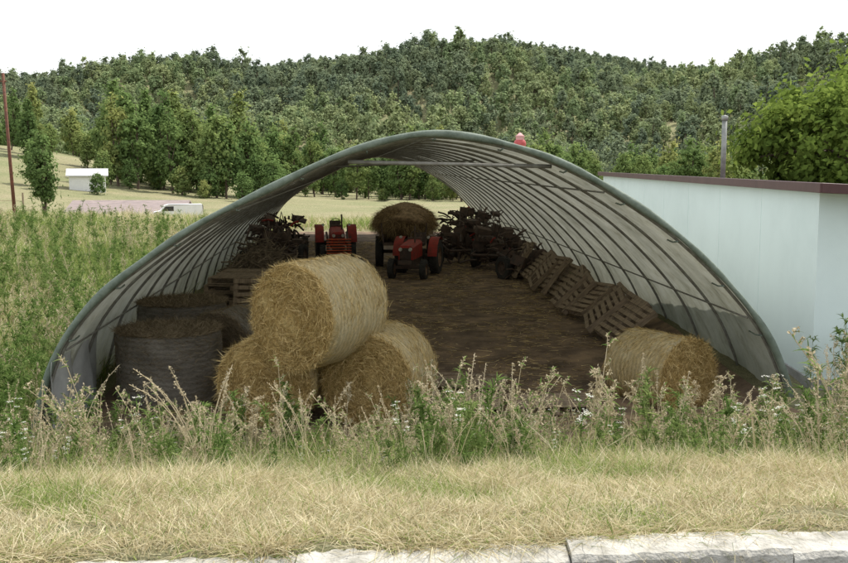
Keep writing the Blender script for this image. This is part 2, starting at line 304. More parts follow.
# ---------------------------------------------------------------- bales
def balemat(name,ca,cb,cc,side=False):
    m,N,L=nt(name);out=N.new('ShaderNodeOutputMaterial');b=N.new('ShaderNodeBsdfPrincipled');b.inputs['Roughness'].default_value=.85;b.inputs['Specular IOR Level'].default_value=.2
    tc=N.new('ShaderNodeTexCoord')
    n1=N.new('ShaderNodeTexNoise');n1.inputs['Scale'].default_value=24;n1.inputs['Detail'].default_value=10;n1.inputs['Roughness'].default_value=.85;n1.inputs['Distortion'].default_value=2.5
    n2=N.new('ShaderNodeTexNoise');n2.inputs['Scale'].default_value=3.;n2.inputs['Detail'].default_value=5
    L.new(tc.outputs['Object'],n1.inputs['Vector']);L.new(tc.outputs['Object'],n2.inputs['Vector'])
    r=N.new('ShaderNodeValToRGB');e=r.color_ramp.elements;e[0].position=.34;e[1].position=.64;e[0].color=rgb(ca);e[1].color=rgb(cc);x=e.new(.48);x.color=rgb(cb)
    ad=N.new('ShaderNodeMath');ad.operation='MULTIPLY_ADD';ad.inputs[1].default_value=.4;L.new(n2.outputs['Fac'],ad.inputs[0])
    mm=N.new('ShaderNodeMath');mm.operation='MULTIPLY';mm.inputs[1].default_value=.62;L.new(n1.outputs['Fac'],mm.inputs[0]);L.new(mm.outputs[0],ad.inputs[2])
    L.new(ad.outputs[0],r.inputs[0]);col=r.outputs[0]
    w=N.new('ShaderNodeTexWave');w.inputs['Distortion'].default_value=7;w.inputs['Detail'].default_value=6;w.inputs['Detail Scale'].default_value=2.5;w.inputs['Detail Roughness'].default_value=.7
    if side: w.wave_type='BANDS';w.bands_direction='Y';w.inputs['Scale'].default_value=4
    else: w.wave_type='RINGS';w.rings_direction='Y';w.inputs['Scale'].default_value=3.2
    L.new(tc.outputs['Object'],w.inputs['Vector'])
    mx=N.new('ShaderNodeMix');mx.data_type='RGBA';mx.blend_type='MULTIPLY';mx.inputs[0].default_value=.22;L.new(col,mx.inputs[6]);L.new(w.outputs['Color'],mx.inputs[7]);L.new(mx.outputs[2],b.inputs['Base Color'])
    bp=N.new('ShaderNodeBump');bp.inputs['Strength'].default_value=1;bp.inputs['Distance'].default_value=.04
    a2=N.new('ShaderNodeMath');a2.operation='MULTIPLY_ADD';a2.inputs[1].default_value=.25;L.new(w.outputs['Fac'],a2.inputs[0]);L.new(n1.outputs['Fac'],a2.inputs[2]);L.new(a2.outputs[0],bp.inputs['Height']);L.new(bp.outputs[0],b.inputs['Normal'])
    L.new(b.outputs[0],out.inputs[0]);return m
MB_face=balemat('bale_face',(.28,.16,.05),(.66,.46,.18),(.86,.69,.34))
MB_side=balemat('bale_side',(.42,.30,.13),(.72,.58,.31),(.86,.76,.50),True)
MD_face=balemat('old_bale_face',(.10,.08,.055),(.23,.19,.13),(.34,.29,.21))
MD_side=balemat('old_bale_side',(.13,.115,.095),(.26,.235,.195),(.36,.33,.28),True)
def bale(loc,R,Ln,rot,seed,old=False,squash=1.0,nf=9000):
    r=np.random.default_rng(seed);q=QM();na=110
    th=np.linspace(0,2*np.pi,na,endpoint=False);yv=np.r_[-Ln/2,-Ln/2+.015,-Ln/2+.05,np.linspace(-Ln/2+.12,Ln/2-.12,18),Ln/2-.05,Ln/2-.015,Ln/2]
    rf=np.r_[.94,.97,.99,np.ones(18),.99,.97,.94]
    TH,YV=np.meshgrid(th,yv);rr=R*rf[:,None]*(1+.028*vnoise(np.stack([np.cos(TH)*2,YV*3,np.sin(TH)*2],-1),1.2,seed)+.008*vnoise(np.stack([np.cos(TH)*6,YV*8,np.sin(TH)*6],-1),1.5,seed+9))
    V=np.stack([rr*np.cos(TH),YV,rr*np.sin(TH)],-1);q.add(V.reshape(-1,3),gridq(len(yv),na,True),1)
    for sg in(-1,1):
        rad=np.linspace(1,0.001,26);TT=np.broadcast_to(th,(26,na))
        rr0=rr[0] if sg<0 else rr[-1]
        RR=rad[:,None]*rr0[None]
        bulge=.03*(1-rad[:,None]**2)+.006*np.sin(rad[:,None]*40+th*1)+.03*vnoise(np.stack([RR*np.cos(TT),TT*0,RR*np.sin(TT)],-1),5,seed+sg)+.012*vnoise(np.stack([RR*np.cos(TT),TT*0,RR*np.sin(TT)],-1),16,seed+sg+3)
        q.add(np.stack([RR*np.cos(TT),sg*(Ln/2+bulge*(rad[:,None]<.99)),RR*np.sin(TT)],-1).reshape(-1,3),gridq(26,na,True),0)
    n=nf;a=r.uniform(0,6.28,n);rad=R*np.sqrt(r.uniform(0,.95,n));P=np.c_[rad*np.cos(a),np.full(n,-Ln/2-.012)-.02*(1-(rad/R)**2),rad*np.sin(a)]
    D=np.c_[-np.sin(a),np.full(n,-.12),np.cos(a)]*r.choice([-1,1],n)[:,None]+r.normal(0,.7,(n,3));D[:,1]=-np.abs(D[:,1])*.45
    Vb,Qb=blades(P,D,r.uniform(.04,.17,n),r.uniform(.005,.009,n),r.normal(0,.2,(n,3)),2,rg=r);q.add(Vb,Qb,2,np.repeat(r.uniform(0,1,n),2))
    n=nf//2;a=r.uniform(0,6.28,n);P=np.c_[R*np.cos(a),r.uniform(-Ln/2,Ln/2,n),R*np.sin(a)]
    D=np.c_[-np.sin(a),r.normal(0,.5,n),np.cos(a)]+.18*np.c_[np.cos(a),a*0,np.sin(a)]
    Vb,Qb=blades(P,D,r.uniform(.03,.14,n),.006,r.normal(0,.1,(n,3)),2,rg=r);q.add(Vb,Qb,2,np.repeat(r.uniform(0,1,n),2))
    n=1300;a=r.uniform(0,6.28,n);P=np.c_[R*.965*np.cos(a),np.full(n,-Ln/2-.005),R*.965*np.sin(a)];D=np.c_[np.cos(a)*.5-np.sin(a),np.full(n,-.5),np.sin(a)*.5+np.cos(a)]+r.normal(0,.6,(n,3))
    Vb,Qb=blades(P,D,r.uniform(.03,.13,n),.006,r.normal(0,.2,(n,3)),2,rg=r);q.add(Vb,Qb,2,np.repeat(r.uniform(0,1,n),2))
    o=q.build('round_hay_bale',[MD_face if old else MB_face,MD_side if old else MB_side,M_strawd if old else M_straw],True)
    o.location=loc;o.rotation_euler=rot;o.scale=(1,1,squash);return o
rad_=math.radians
bale((-2.08,13.95,.33),.67,1.25,(0,.3,rad_(-8)),1,squash=.96)
bale((-.60,13.98,.35),.68,1.25,(0,1.1,rad_(-16)),2,squash=.96)
bale((-1.40,13.5,1.32),.73,1.22,(rad_(-3),2.,rad_(-36)),3,squash=.96)
bale((3.55,14.9,.22),.56,1.2,(0,.5,rad_(32)),4)
bale((-3.85,14.9,.28),.78,1.1,(rad_(-90),0,.4),5,old=True)
bale((-4.25,17.4,.36),.76,1.1,(rad_(-90),0,1.4),6,old=True)
bale((-3.1,16.2,.30),.68,1.15,(0,.6,rad_(-20)),7,old=True)
# ---------------------------------------------------------------- pallets
M_wood=pmat('weathered_wood',(.36,.28,.19),(.16,.125,.085),3,.85,.4,40,stretch=(6,1,6),c3=(.27,.205,.14))
def pallet(Tm,seed,w=1.2,d=.95):
    r=random.Random(seed);q=QM();n=7
    for i in range(n):
        if r.random()<.06: continue
        q.box((0,-d/2+.05+i*(d-.1)/(n-1),.125),(w*r.uniform(.97,1),.085,.02),Matrix.Rotation(r.uniform(-.02,.02),3,'Z'))
    for x in(-w/2+.05,0,w/2-.05): q.box((x,0,.066),(.085,d,.092))
    for i in (0,3,6): q.box((0,-d/2+.05+i*(d-.1)/(n-1),.009),(w,.09,.018))
    o=q.build('wooden_pallet',[M_wood],False);o.matrix_world=Tm;return o
for i in range(19):
    yv=18.2+i*.70+random.uniform(-.2,.2);xw=BRr(yv)
    lean=random.uniform(34,62);z0=float(ground(xw-1.3,yv))+.04
    T=Matrix.Translation((xw-1.05+random.uniform(-.25,.15),yv,z0+.10+.46*math.sin(rad_(lean))))@Matrix.Rotation(rad_(random.uniform(-20,14)),4,'Z')@Matrix.Rotation(rad_(-lean),4,'Y')@Matrix.Rotation(rad_(random.uniform(-8,8)),4,'Z')@Matrix.Rotation(rad_(90),4,'Z')
    pallet(T,i)
for i,(x,y) in enumerate([(.55,14.3),(1.85,14.4),(.7,15.5)]):
    pallet(Matrix.Translation((x,y,float(ground(x,y))+.05))@Matrix.Rotation(rad_(random.uniform(-10,10)),4,'Z'),50+i)
for i in range(6): pallet(Matrix.Translation((-4.0+.1*(i%2),21.2,.05+i*.155))@Matrix.Rotation(rad_(random.uniform(-5,5)),4,'Z'),70+i)
for i in range(5): pallet(Matrix.Translation((-4.2+.1*(i%2),23.6,.05+i*.155))@Matrix.Rotation(rad_(random.uniform(-5,5)),4,'Z'),80+i)
pallet(Matrix.Translation((-3.3,20.3,.5))@Matrix.Rotation(rad_(70),4,'X'),90)
# ---------------------------------------------------------------- tractors
M_rub=pmat('rubber',(.035,.035,.035),(.06,.055,.05),6,.9);M_red=pmat('red_paint',(.40,.035,.025),(.18,.035,.025),5,.55,c3=(.30,.035,.025))
M_dark=pmat('dark_iron',(.07,.062,.055),(.14,.09,.07),7,.7,metal=.2);M_rim=pmat('rim_paint',(.3,.2,.13),(.16,.1,.07),6,.7);M_lamp=pmat('lamp_glass',(.6,.6,.55),(.5,.5,.45),5,.15,spec=.8)
def wheel(q,c,R,w,ri=.55,nl=16):
    q.lathe([(-w/2,ri*R),(-w/2,.88*R),(-w*.36,.96*R),(w*.36,.96*R),(w/2,.88*R),(w/2,ri*R)],c,'x',32,1)
    q.lathe([(-w/2*.9,ri*R*1.02),(-w*.1,ri*R*.9),(-w*.12,.25*R),(-w*.35,.2*R),(-w*.35,.001)],c,'x',24,3)
    q.lathe([(w/2*.9,ri*R*1.02),(w*.1,ri*R*.9),(w*.12,.25*R),(w*.35,.2*R),(w*.35,.001)],c,'x',24,3)
    for i in range(nl):
        a=2*math.pi*i/nl
        for sg in(-1,1):
            aa=a+(0 if sg<0 else math.pi/nl);Rm=Matrix.Rotation(aa,3,'X')@Matrix.Rotation(sg*.5,3,'Z')
            p=Matrix.Rotation(aa,3,'X')@Vector((sg*w*.24,0,R*.965));q.box((c[0]+p.x,c[1]+p.y,c[2]+p.z),(w*.5,.035,R*.07),Rm,1)
def tractor(name,loc,rz,front_red=False,sc=1.0):
    q=QM()
    wheel(q,(-.62,.85,.64),.64,.30);wheel(q,(.62,.85,.64),.64,.30);wheel(q,(-.56,-.95,.36),.36,.2,nl=14);wheel(q,(.56,-.95,.36),.36,.2,nl=14)
    sec=[(-1.32,.20,.72,1.12),(-1.28,.25,.70,1.20),(-.6,.27,.72,1.27),(0.1,.28,.74,1.32)];rows=[]
    for y,w,z0,z1 in sec: rows.append([(-w,y,z0),(-w,y,z1-.1),(-w*.75,y,z1-.02),(0,y,z1),(w*.75,y,z1-.02),(w,y,z1-.1),(w,y,z0)])
    q.add(np.array(rows).reshape(-1,3),gridq(4,7),0)
    q.box((0,-1.29,.94),(.40,.03,.40),None,2)
    for i in range(7): q.box((0,-1.315,.78+i*.052),(.36,.02,.015),None,0 if front_red else 2)
    for sx_ in(-.17,.17): q.lathe([(-1.37,.001),(-1.37,.055),(-1.30,.065)],(sx_,0,1.06),'y',16,4)
    q.box((0,-.45,.6),(.34,1.6,.3),None,2);q.box((0,.75,.7),(.42,.7,.42),None,2);q.box((0,-.95,.42),(1.0,.1,.1),None,2);q.tube([(-.6,.85,.64),(.6,.85,.64)],.1,10,2)
    q.box((0,-1.38,.62),(.46,.12,.14),None,2);q.box((0,.15,1.2),(.5,.12,.35),None,2)
    for sg in(-1,1):
        A=np.linspace(.1,2.2,14);ro=.72;rows=[]
        for a in A: rows.append([(sg*.46,.85-ro*math.cos(a),.64+ro*math.sin(a)),(sg*.80,.85-ro*math.cos(a),.64+ro*math.sin(a))])
        q.add(np.array(rows).reshape(-1,3),gridq(14,2),0)
        q.add([(sg*.47,.85-ro*.9,.7),(sg*.47,.85+.45,.7),(sg*.47,.85+.4,1.25),(sg*.47,.85-.35,1.25)],[[0,1,2,3]],2)
        q.lathe([(.1,.001),(.1,.05),(.16,.05)],(sg*.5,0,1.38),'y',10,4)
    q.box((0,.85,1.08),(.42,.4,.1),None,2);q.box((0,1.05,1.3),(.42,.08,.38),None,2)
    q.tube([(0,.15,1.25),(0,.35,1.46)],.018,6,2);th=np.linspace(0,6.283,20);q.tube(np.c_[.18*np.cos(th),.35+.1*np.sin(th),1.46+.14*np.sin(th)],.014,6,2,cap=False)
    q.tube([(.17,-.6,1.2),(.17,-.6,1.7),(.17,-.55,1.8)],.03,8,2)
    o=q.build(name,[M_red,M_rub,M_dark,M_rim,M_lamp],False);o.location=loc;o.rotation_euler=(0,0,rz);o.scale=(sc,sc,sc);return o
tractor('red_tractor',(-.30,29.4,0.02),rad_(-12),sc=.84)
tr2=tractor('red_tractor',(-3.0,34.2,0.02),rad_(8),True,sc=.90)
q=QM()
for i in range(6): q.tube([(-.45,-1.75+.02*i,.45+i*.10),(.45,-1.75+.02*i,.45+i*.10)],.022,6,0)
for sx_ in(-.42,0,.42): q.tube([(sx_,-1.72,.35),(sx_,-1.62,1.05)],.03,6,1)
for sx_ in(-.38,.38): q.tube([(sx_,-1.7,.5),(sx_,-.9,.9),(sx_,0,1.1)],.04,6,1)
q.build('front_slat_guard',[pmat('guard_red',(.8,.16,.06),(.6,.12,.05),5,.5),M_dark],False,parent=tr2)
q=QM();wheel(q,(-.82,.3,.5),.5,.24);wheel(q,(.82,.3,.5),.5,.24);q.box((0,0,.85),(1.3,2.4,.08),None,0);q.box((0,0,.72),(.2,2.6,.14),None,0);q.tube([(-.85,.3,.5),(.85,.3,.5)],.06,8,0);q.tube([(0,-1.2,.7),(0,-2.0,.6)],.05,6,0)
for sx_ in(-.64,.64):
    q.box((sx_,0,1.0),(.04,2.4,.25),None,0)
    for yy_ in(-1.1,0,1.1): q.tube([(sx_,yy_,.9),(sx_*1.1,yy_,1.5)],.025,6,0)
cart=q.build('hay_cart',[M_dark,M_rub,M_dark,M_rim],False);cart.location=(-.62,32.0,0.02)
q=QM();u=np.linspace(0,np.pi,26);v=np.linspace(0,2*np.pi,48,endpoint=False);U,VV=np.meshgrid(u,v,indexing='ij')
Pn=np.stack([np.sin(U)*np.cos(VV),np.sin(U)*np.sin(VV),np.cos(U)],-1);rr=1+.15*vnoise(Pn,2.5,9)+.06*vnoise(Pn,8,10)
P=Pn*rr[...,None]*np.array([.92,1.2,.60]);zf=P[...,2];nar=np.where(zf<-.1,1+.9*np.clip(zf+.1,-.6,0),1);P[...,0]*=nar;P[...,1]*=nar;q.add(P.reshape(-1,3),gridq(26,48,True),0)
n=9000;d=unit(rng.normal(size=(n,3)));Pb=d*np.array([.94,1.22,.61]);nr=np.where(Pb[:,2]<-.1,1+.9*np.clip(Pb[:,2]+.1,-.6,0),1);Pb[:,:2]*=nr[:,None]
D=np.c_[d[:,0]*.6,d[:,1]*.6,-.5+0*d[:,2]]+rng.normal(0,.5,(n,3));Vb,Qb=blades(Pb,D,rng.uniform(.1,.32,n),.012,np.c_[d[:,0]*.1,d[:,1]*.1,np.full(n,-.25)],2);q.add(Vb,Qb,1,np.repeat(rng.uniform(0,1,n),2))
o=q.build('hay_load',[pmat('hay_brown',(.40,.28,.16),(.17,.12,.07),9,.95,.8,30),leafmat('hay_strand',[(.26,.18,.10),(.50,.37,.20)],.2,rvar=1)],True);o.location=(-.62,32.0,1.46)
M_rusty=pmat('rusty_iron',(.15,.10,.075),(.08,.065,.055),6,.85)
def implement(loc,seed,sx=1.6,h=1.7,rz=0,redf=.06):
    r=random.Random(seed);q=QM()
    for i in range(3): q.tube([(-sx/2,-.5+i*.5,.5+.1*i),(sx/2,-.5+i*.5,.5+.1*i)],.05,6,2)
    for i in range(4): q.tube([(-sx/2+i*sx/3,-.6,.5),(-sx/2+i*sx/3,.6,.75)],.04,6,0 if r.random()<redf else 2)
    q.tube([(-.25,0,.6),(0,0,h*.8),(.25,0,.6)],.04,6,2)
    for i in range(9):
        x=-sx/2+i*sx/8;th=np.linspace(-.4,3.6,12);rr=r.uniform(.2,.3);q.tube(np.c_[np.full(12,x),.3+rr*np.cos(th),.45+rr*np.sin(th)],.018,5,2)
    wheel(q,(-sx/2-.1,.1,.36),.36,.16,nl=10);wheel(q,(sx/2+.1,.1,.36),.36,.16,nl=10)
    for i in range(70):
        p=np.array([r.uniform(-sx/2,sx/2),r.uniform(-.7,.7),r.uniform(.1,h*.72)]);dd=np.array([r.uniform(-.5,.5),r.uniform(-.5,.5),r.uniform(-.3,.28)])
        q.tube([p,p+dd*.5+np.array([0,0,.04]),p+dd],r.uniform(.012,.04),6,r.choice([2,3,2,3,0 if r.random()<redf else 2]))
    for i in range(7):
        c=(r.uniform(-sx/2,sx/2),r.uniform(-.5,.4),r.uniform(.3,h*.6));q.lathe([(-.02,.001),(-.02,.2),(.0,.24),(.02,.2),(.02,.001)],c,r.choice('xy'),20,r.choice([2,2,3]))
    for i in range(11):
        q.box((r.uniform(-sx/2,sx/2),r.uniform(-.4,.4),r.uniform(.2,h*.7)),(r.uniform(.15,.5),r.uniform(.2,.4),r.uniform(.05,.3)),Euler((r.random()*.4,r.random()*.4,r.random())).to_matrix(),r.choice([2,3,3]))
    o=q.build('farm_implement',[M_red,M_rub,M_dark,M_rusty],False);o.location=loc;o.rotation_euler=(0,0,rz);return o
implement((1.45,33.4,0),1,1.7,2.2,.3);implement((2.4,31.4,0),2,1.5,1.8,-.4);implement((2.0,35.5,0),3,1.6,2.4,.1);implement((1.5,37.5,0),11,1.6,2.2,.1)
implement((-4.9,33.,0),4,1.6,1.8,-.2);implement((-5.2,36.5,0),6,1.5,2.0,0,.2);implement((2.95,28.8,0),8,1.2,1.2,.5);implement((-4.9,31.3,0),13,1.4,1.7,.9)
def brush(loc,seed,n=260,hh=1.3):
    r=np.random.default_rng(seed);q=QM()
    for i in range(n):
        a=r.uniform(0,6.28);rr=1.0*math.sqrt(r.uniform());z=r.uniform(.03,hh)*(1-rr*.6);p=np.array([rr*math.cos(a)*.8,rr*math.sin(a),z])
        d=np.array([r.normal(),r.normal(),r.normal()*.35]);d/=np.linalg.norm(d);L_=r.uniform(.4,1.2);k=r.normal(0,.08,3)
        pts=np.array([p-d*L_/2,p+k,p+d*L_/2]);pts[:,2]=np.maximum(pts[:,2],.02);q.tube(pts,[.022,.016,.006],5,0)
        for _ in range(2):
            e=d+r.normal(0,.6,3);q.tube([pts[1],pts[1]+e*.3],[.009,.004],4,0)
    o=q.build('brushwood_pile',[pmat('dry_twigs',(.30,.24,.17),(.14,.11,.08),8,.9)],False);o.location=loc
brush((-4.7,29.3,0),1);brush((-4.6,27.0,0),2,200,1.0)
# ---------------------------------------------------------------- building right
M_wall=pmat('white_render',(.70,.815,.82),(.64,.75,.755),.6,.75,.08,60,c3=(.68,.79,.795));M_fas=pmat('maroon_fascia',(.10,.05,.05),(.07,.035,.035),3,.5);M_plinth=pmat('plinth',(.35,.35,.34),(.22,.22,.21),5,.9,.3)
P0=np.array([5.72,14.5]);P1=np.array([6.6,37.]);dv=P1-P0;ln=np.linalg.norm(dv);dv/=ln
ang=math.atan2(dv[1],dv[0])-math.pi/2
bd=bpy.data.objects.new('white_outbuilding',None);scene.collection.objects.link(bd);bd.location=(P0[0],P0[1],0);bd.rotation_euler=(0,0,ang)
W=6.0
q=QM()
def wal(q,x0,x1,y0,y1,za,zb,zc,m=0):
    q.add([(x0,y0,za),(x1,y0,za),(x1,y1,za),(x0,y1,za),(x0,y0,zb),(x1,y0,zc),(x1,y1,zc),(x0,y1,zb)],[[0,1,5,4],[1,2,6,5],[2,3,7,6],[3,0,4,7],[4,5,6,7],[0,3,2,1]],m)
wal(q,0,W,0,ln,.16,2.93,2.62);q.build('walls',[M_wall],parent=bd)
q=QM();wal(q,-.03,W+.03,-.03,ln+.03,-.7,.158,.158);q.build('plinth',[M_plinth],parent=bd)
q=QM()
def roofp(x0,x1,y0,y1,zb0,zb1,t,m=0): q.add([(x0,y0,zb0),(x1,y0,zb1),(x1,y1,zb1),(x0,y1,zb0),(x0,y0,zb0+t),(x1,y0,zb1+t),(x1,y1,zb1+t),(x0,y1,zb0+t)],[[0,1,5,4],[1,2,6,5],[2,3,7,6],[3,0,4,7],[4,5,6,7],[0,3,2,1]],m)
sl=(2.62-2.93)/W
roofp(-.14,W+.3,-.45,ln+.3,2.945-.14*sl,2.945+sl*(W+.3),.10)
roofp(-.17,-.143,-.48,ln+.3,2.91,2.91,.14);roofp(-.143,W+.3,-.48,-.453,2.91,2.91+sl*W,.14)
q.build('roof',[M_fas],parent=bd,bevel=.008)
q=QM()
for i in range(1,8): q.box((-.002,i*ln/8,1.55),(.004,.012,2.76))
q.box((W*.5,-.004,1.5),(.02,.008,2.3));q.build('joint_strips',[M_wall],parent=bd)
q=QM();q.tube([(.9,9.,2.9),(.9,9.,4.35)],.06,12,0);q.lathe([(4.33,.061),(4.33,.08),(4.43,.075),(4.45,.001)],(.9,9,0),'z',14,0);q.build('chimney_pipe',[pmat('zinc',(.34,.35,.33),(.2,.21,.2),8,.6,metal=.3)],True,parent=bd)
q=QM();q.tube([(0,0,0),(0,0,4.35)],.06,10,1);q.lathe([(4.2,.001),(4.2,.26),(4.42,.3),(4.55,.26),(4.6,.2)],(0,0,0),'z',20,0);q.lathe([(4.6,.2),(4.72,.2),(4.76,.24),(4.8,.16),(4.9,.05),(4.92,.001)],(0,0,0),'z',20,2)
o=q.build('roof_ventilator',[pmat('vent_red',(.50,.10,.10),(.4,.07,.07),4,.5),M_dark,pmat('pale_paint',(.70,.42,.42),(.6,.3,.3),3)],True);o.location=(4.80,50.5,-.6);o.scale=(1.05,1.05,1.12)
# ---------------------------------------------------------------- far things
def house(name,loc,w,d,h,rh,rz,mw,mr,win=True):
    e=bpy.data.objects.new(name,None);scene.collection.objects.link(e);e.location=loc;e.rotation_euler=(0,0,rz)
    q=QM();wal(q,-w/2,w/2,-d/2,d/2,-1,h,h);q.add([(-w/2,-d/2,h),(-w/2,d/2,h),(-w/2,0,h+rh),(-w/2,0,h+rh)],[[0,1,2,3]]);q.add([(w/2,-d/2,h),(w/2,d/2,h),(w/2,0,h+rh),(w/2,0,h+rh)],[[0,1,2,3]]);q.build('walls',[mw],parent=e)
    q=QM();o_=.35
    for sg in(-1,1):
        a=rh/(d/2);q.add([(-w/2-o_,sg*(d/2+o_),h-o_*a+.02),(w/2+o_,sg*(d/2+o_),h-o_*a+.02),(w/2+o_,0,h+rh+.02),(-w/2-o_,0,h+rh+.02),(-w/2-o_,sg*(d/2+o_),h-o_*a+.14),(w/2+o_,sg*(d/2+o_),h-o_*a+.14),(w/2+o_,0,h+rh+.14),(-w/2-o_,0,h+rh+.14)],[[0,1,5,4],[1,2,6,5],[2,3,7,6],[3,0,4,7],[4,5,6,7],[0,3,2,1]])
    q.build('roof',[mr],parent=e)
    if win:
        q=QM();q.box((w*.3,-d/2-.01,h*.55),(.5,.06,.6));q.build('windows',[pmat('grey_pane',(.4,.42,.45))],parent=e)
M_white=pmat('white_paint',(.78,.78,.76),(.7,.7,.68),2,.6)
M_tile=pmat('clay_tiles',(.36,.29,.27),(.22,.18,.17),1.4,.9,.5,12,stretch=(1,6,1),c3=(.29,.24,.23))
house('white_house',(-41.5,124,float(ground(-42,124))+.2),4.2,4,1.5,.7,.3,M_white,pmat('grey_roof',(.6,.6,.6),(.5,.5,.5)))
house('tiled_shed',(-24.5,84,float(ground(-24.5,84))-.3),9.0,5.5,.9,.9,.05,pmat('shed_wall',(.3,.26,.22)),M_tile,False)
q=QM();pf=[(-2.3,.45),(-2.3,1.0),(-2.1,1.25),(-1.5,1.35),(-1.0,1.95),(-.6,2.05),(2.9,2.05),(3.0,1.9),(3.0,.45)]
a=np.array([[(x,-.85,z) for x,z in pf],[(x,-.8,z*1.0) for x,z in pf],[(x,.85,z) for x,z in pf]]);a[1,:,1]=0;q.add(a.reshape(-1,3),gridq(3,len(pf)),0)
for sy in(-.85,.85):
    q.add([(-2.3,sy,.45),(-2.3,sy,1.0),(-1.5,sy,1.35),(-1.5,sy,.45)],[[0,1,2,3]],0);q.add([(-1.5,sy,.45),(-1.5,sy,1.35),(-1.0,sy,1.95),(-.6,sy,.45)],[[0,1,2,3]],0);q.add([(-.6,sy,.45),(-1.0,sy,1.95),(2.9,sy,2.05),(3.0,sy,.45)],[[0,1,2,3]],0)
q.add([(-1.35,-.86,1.35),(-.95,-.86,1.85),(-.1,-.86,1.85),(-.1,-.86,1.35)],[[0,1,2,3]],1)
for x in(-1.5,2.1):
    for sy in(-.8,.8): q.lathe([(sy-.1,.2),(sy-.1,.33),(sy+.1,.33),(sy+.1,.2),(sy+.1,.001)],(x,0,.33),'y',20,1)
o=q.build('white_van',[M_white,M_rub],False);o.location=(-20.2,81,float(ground(-19.6,81)));o.rotation_euler=(0,0,.3);o.scale=(.75,.8,.75)
q=QM();q.tube([(0,0,-.5),(-.15,0,3.),(-.3,0,7.3)],[.09,.08,.07],10,0);q.box((-.3,0,6.9),(.3,.06,.06));q.build('rusty_pole',[pmat('rust',(.20,.08,.05),(.1,.05,.035),8,.8,.3)],True).location=(-20.4,50,float(ground(-20.4,50)))
q=QM()
for i in range(9):
    x=-24-i*1.9+.3*math.sin(i*3);y=60-i*.5;g0=float(ground(x,y));q.tube([(x,y,g0-.3),(x+.05*math.sin(i),y,g0+1.7)],.05,6,0)
    if i: q.tube([(px_,py_,pz_+1.2),(x,y,g0+1.2)],.012,4,0)
    px_,py_,pz_=x,y,g0
q.build('post_fence',[M_wood])
# ---------------------------------------------------------------- retaining wall
M_conc=pmat('concrete',(.56,.545,.49),(.25,.24,.20),5,.9,.8,45,c3=(.44,.425,.38),detail=14)
q=QM()
def cblock(x0,x1,zt,zb,w=.30,sd=0):
    n=int((x1-x0)/.02);xs_=np.linspace(x0,x1,n);rows=[]
    ring=[(0,zb),(0,zt-.2),(0,zt-.1),(0,zt-.03),(.02,zt-.005),(.08,zt),(w*.5,zt+.005),(w-.06,zt),(w-.02,zt-.01),(w,zt-.05),(w,zb)]
    for i,x in enumerate(xs_):
        yb=4.52+.09*x;row=[]
        for k,(a,b_) in enumerate(ring):
            nn=float(vnoise(np.array([x*2,a*6,b_*5]),2.2,sd));n2=float(vnoise(np.array([x*14,a*20,b_*14]),1.8,sd+3))
            row.append((x,yb+a+.004*nn+.008*n2,b_+(.005*nn+.007*n2 if b_>zb else 0)))
        rows.append(row)
    rows=[[(r_[0],4.67+.09*r_[0],zb+.1) for r_ in rows[0]]]+rows+[[(r_[0],4.67+.09*r_[0],zb+.1) for r_ in rows[-1]]]
    q.add(np.array(rows).reshape(-1,3),gridq(len(rows),11))
cblock(-6,-.62,1.41,.5);cblock(-.612,.70,1.42,.5,sd=1);cblock(.708,1.80,1.445,.5,sd=2);cblock(1.806,6,1.425,.5,sd=4)
q.build('concrete_retaining_wall',[M_conc],False)
M_road=pmat('asphalt',(.07,.07,.07),(.045,.045,.045),12,.9,.3,80)
q=QM();q.add([(-30,-6,1.004),(30,-6,1.004),(30,4.45+2.7,1.004),(-30,4.45-2.7,1.004)],[[0,1,2,3]]);q.build('road',[M_road])
# ---------------------------------------------------------------- grass (real blades)
def grass(name,cx,cy,nb,rad,h,w,lean,droop,green,S=2,heads=0):
    n=len(cx);f=lambda a:np.repeat(np.broadcast_to(np.asarray(a,float),(n,)),nb)
    N=n*nb;a=rng.uniform(0,6.28,N);rr=f(rad)*np.sqrt(rng.uniform(0,1,N));x=f(cx)+rr*np.cos(a);y=f(cy)+rr*np.sin(a)
    P=np.c_[x,y,ground(x,y)-.02];ca=f(rng.uniform(0,6.28,n))+rng.normal(0,1.0,N);ll=lean*f(rng.uniform(.2,1.3,n))*rng.uniform(.2,1.4,N)
    D=np.c_[np.cos(ca)*ll,np.sin(ca)*ll,np.ones(N)];H=f(h)*rng.uniform(.4,1.2,N)
    G=np.c_[np.cos(ca),np.sin(ca),np.full(N,-.6)]*(droop*rng.uniform(.1,1.4,N))[:,None]
    mi=(rng.uniform(size=N)<f(green)).astype(int);cv=f(rng.uniform(0,1,n))
    q=QM();V,Q=blades(P,D,H,f(w)*rng.uniform(.6,1.3,N),G,S);q.add(V,Q,np.repeat(mi,S),np.repeat(np.clip(.45*cv+.55*rng.uniform(0,1,N),0,1),S))
    if heads:
        k=rng.permutation(N)[:heads];Du=unit(D[k]);tip=P[k]+Du*H[k][:,None]+G[k]*H[k][:,None]
        for m_ in range(6):
            V,Q=leaves(tip-Du*(m_*.013)+rng.normal(0,.004,tip.shape),rng.normal(size=tip.shape),.009,.4);q.add(V,Q,2,.6)
    return q.build(name,[M_dry,M_grn,M_seed],False)
n=10500;gx=rng.uniform(-4.6,5.2,n);gy=4.80+.09*gx+(rng.uniform(0,1,n)**1.05)*3.9
pt=np.sin(gx*1.7+2)*np.sin(gy*2.1+gx)+.5*np.sin(gx*4.1+gy*3)
bare=(np.sin(gx*2.3+gy*1.1)*np.sin(gy*3.7-gx)>.85)&(gy-.09*gx<6.0)
gx,gy,pt=gx[~bare],gy[~bare],pt[~bare]
yy=gy-.09*gx
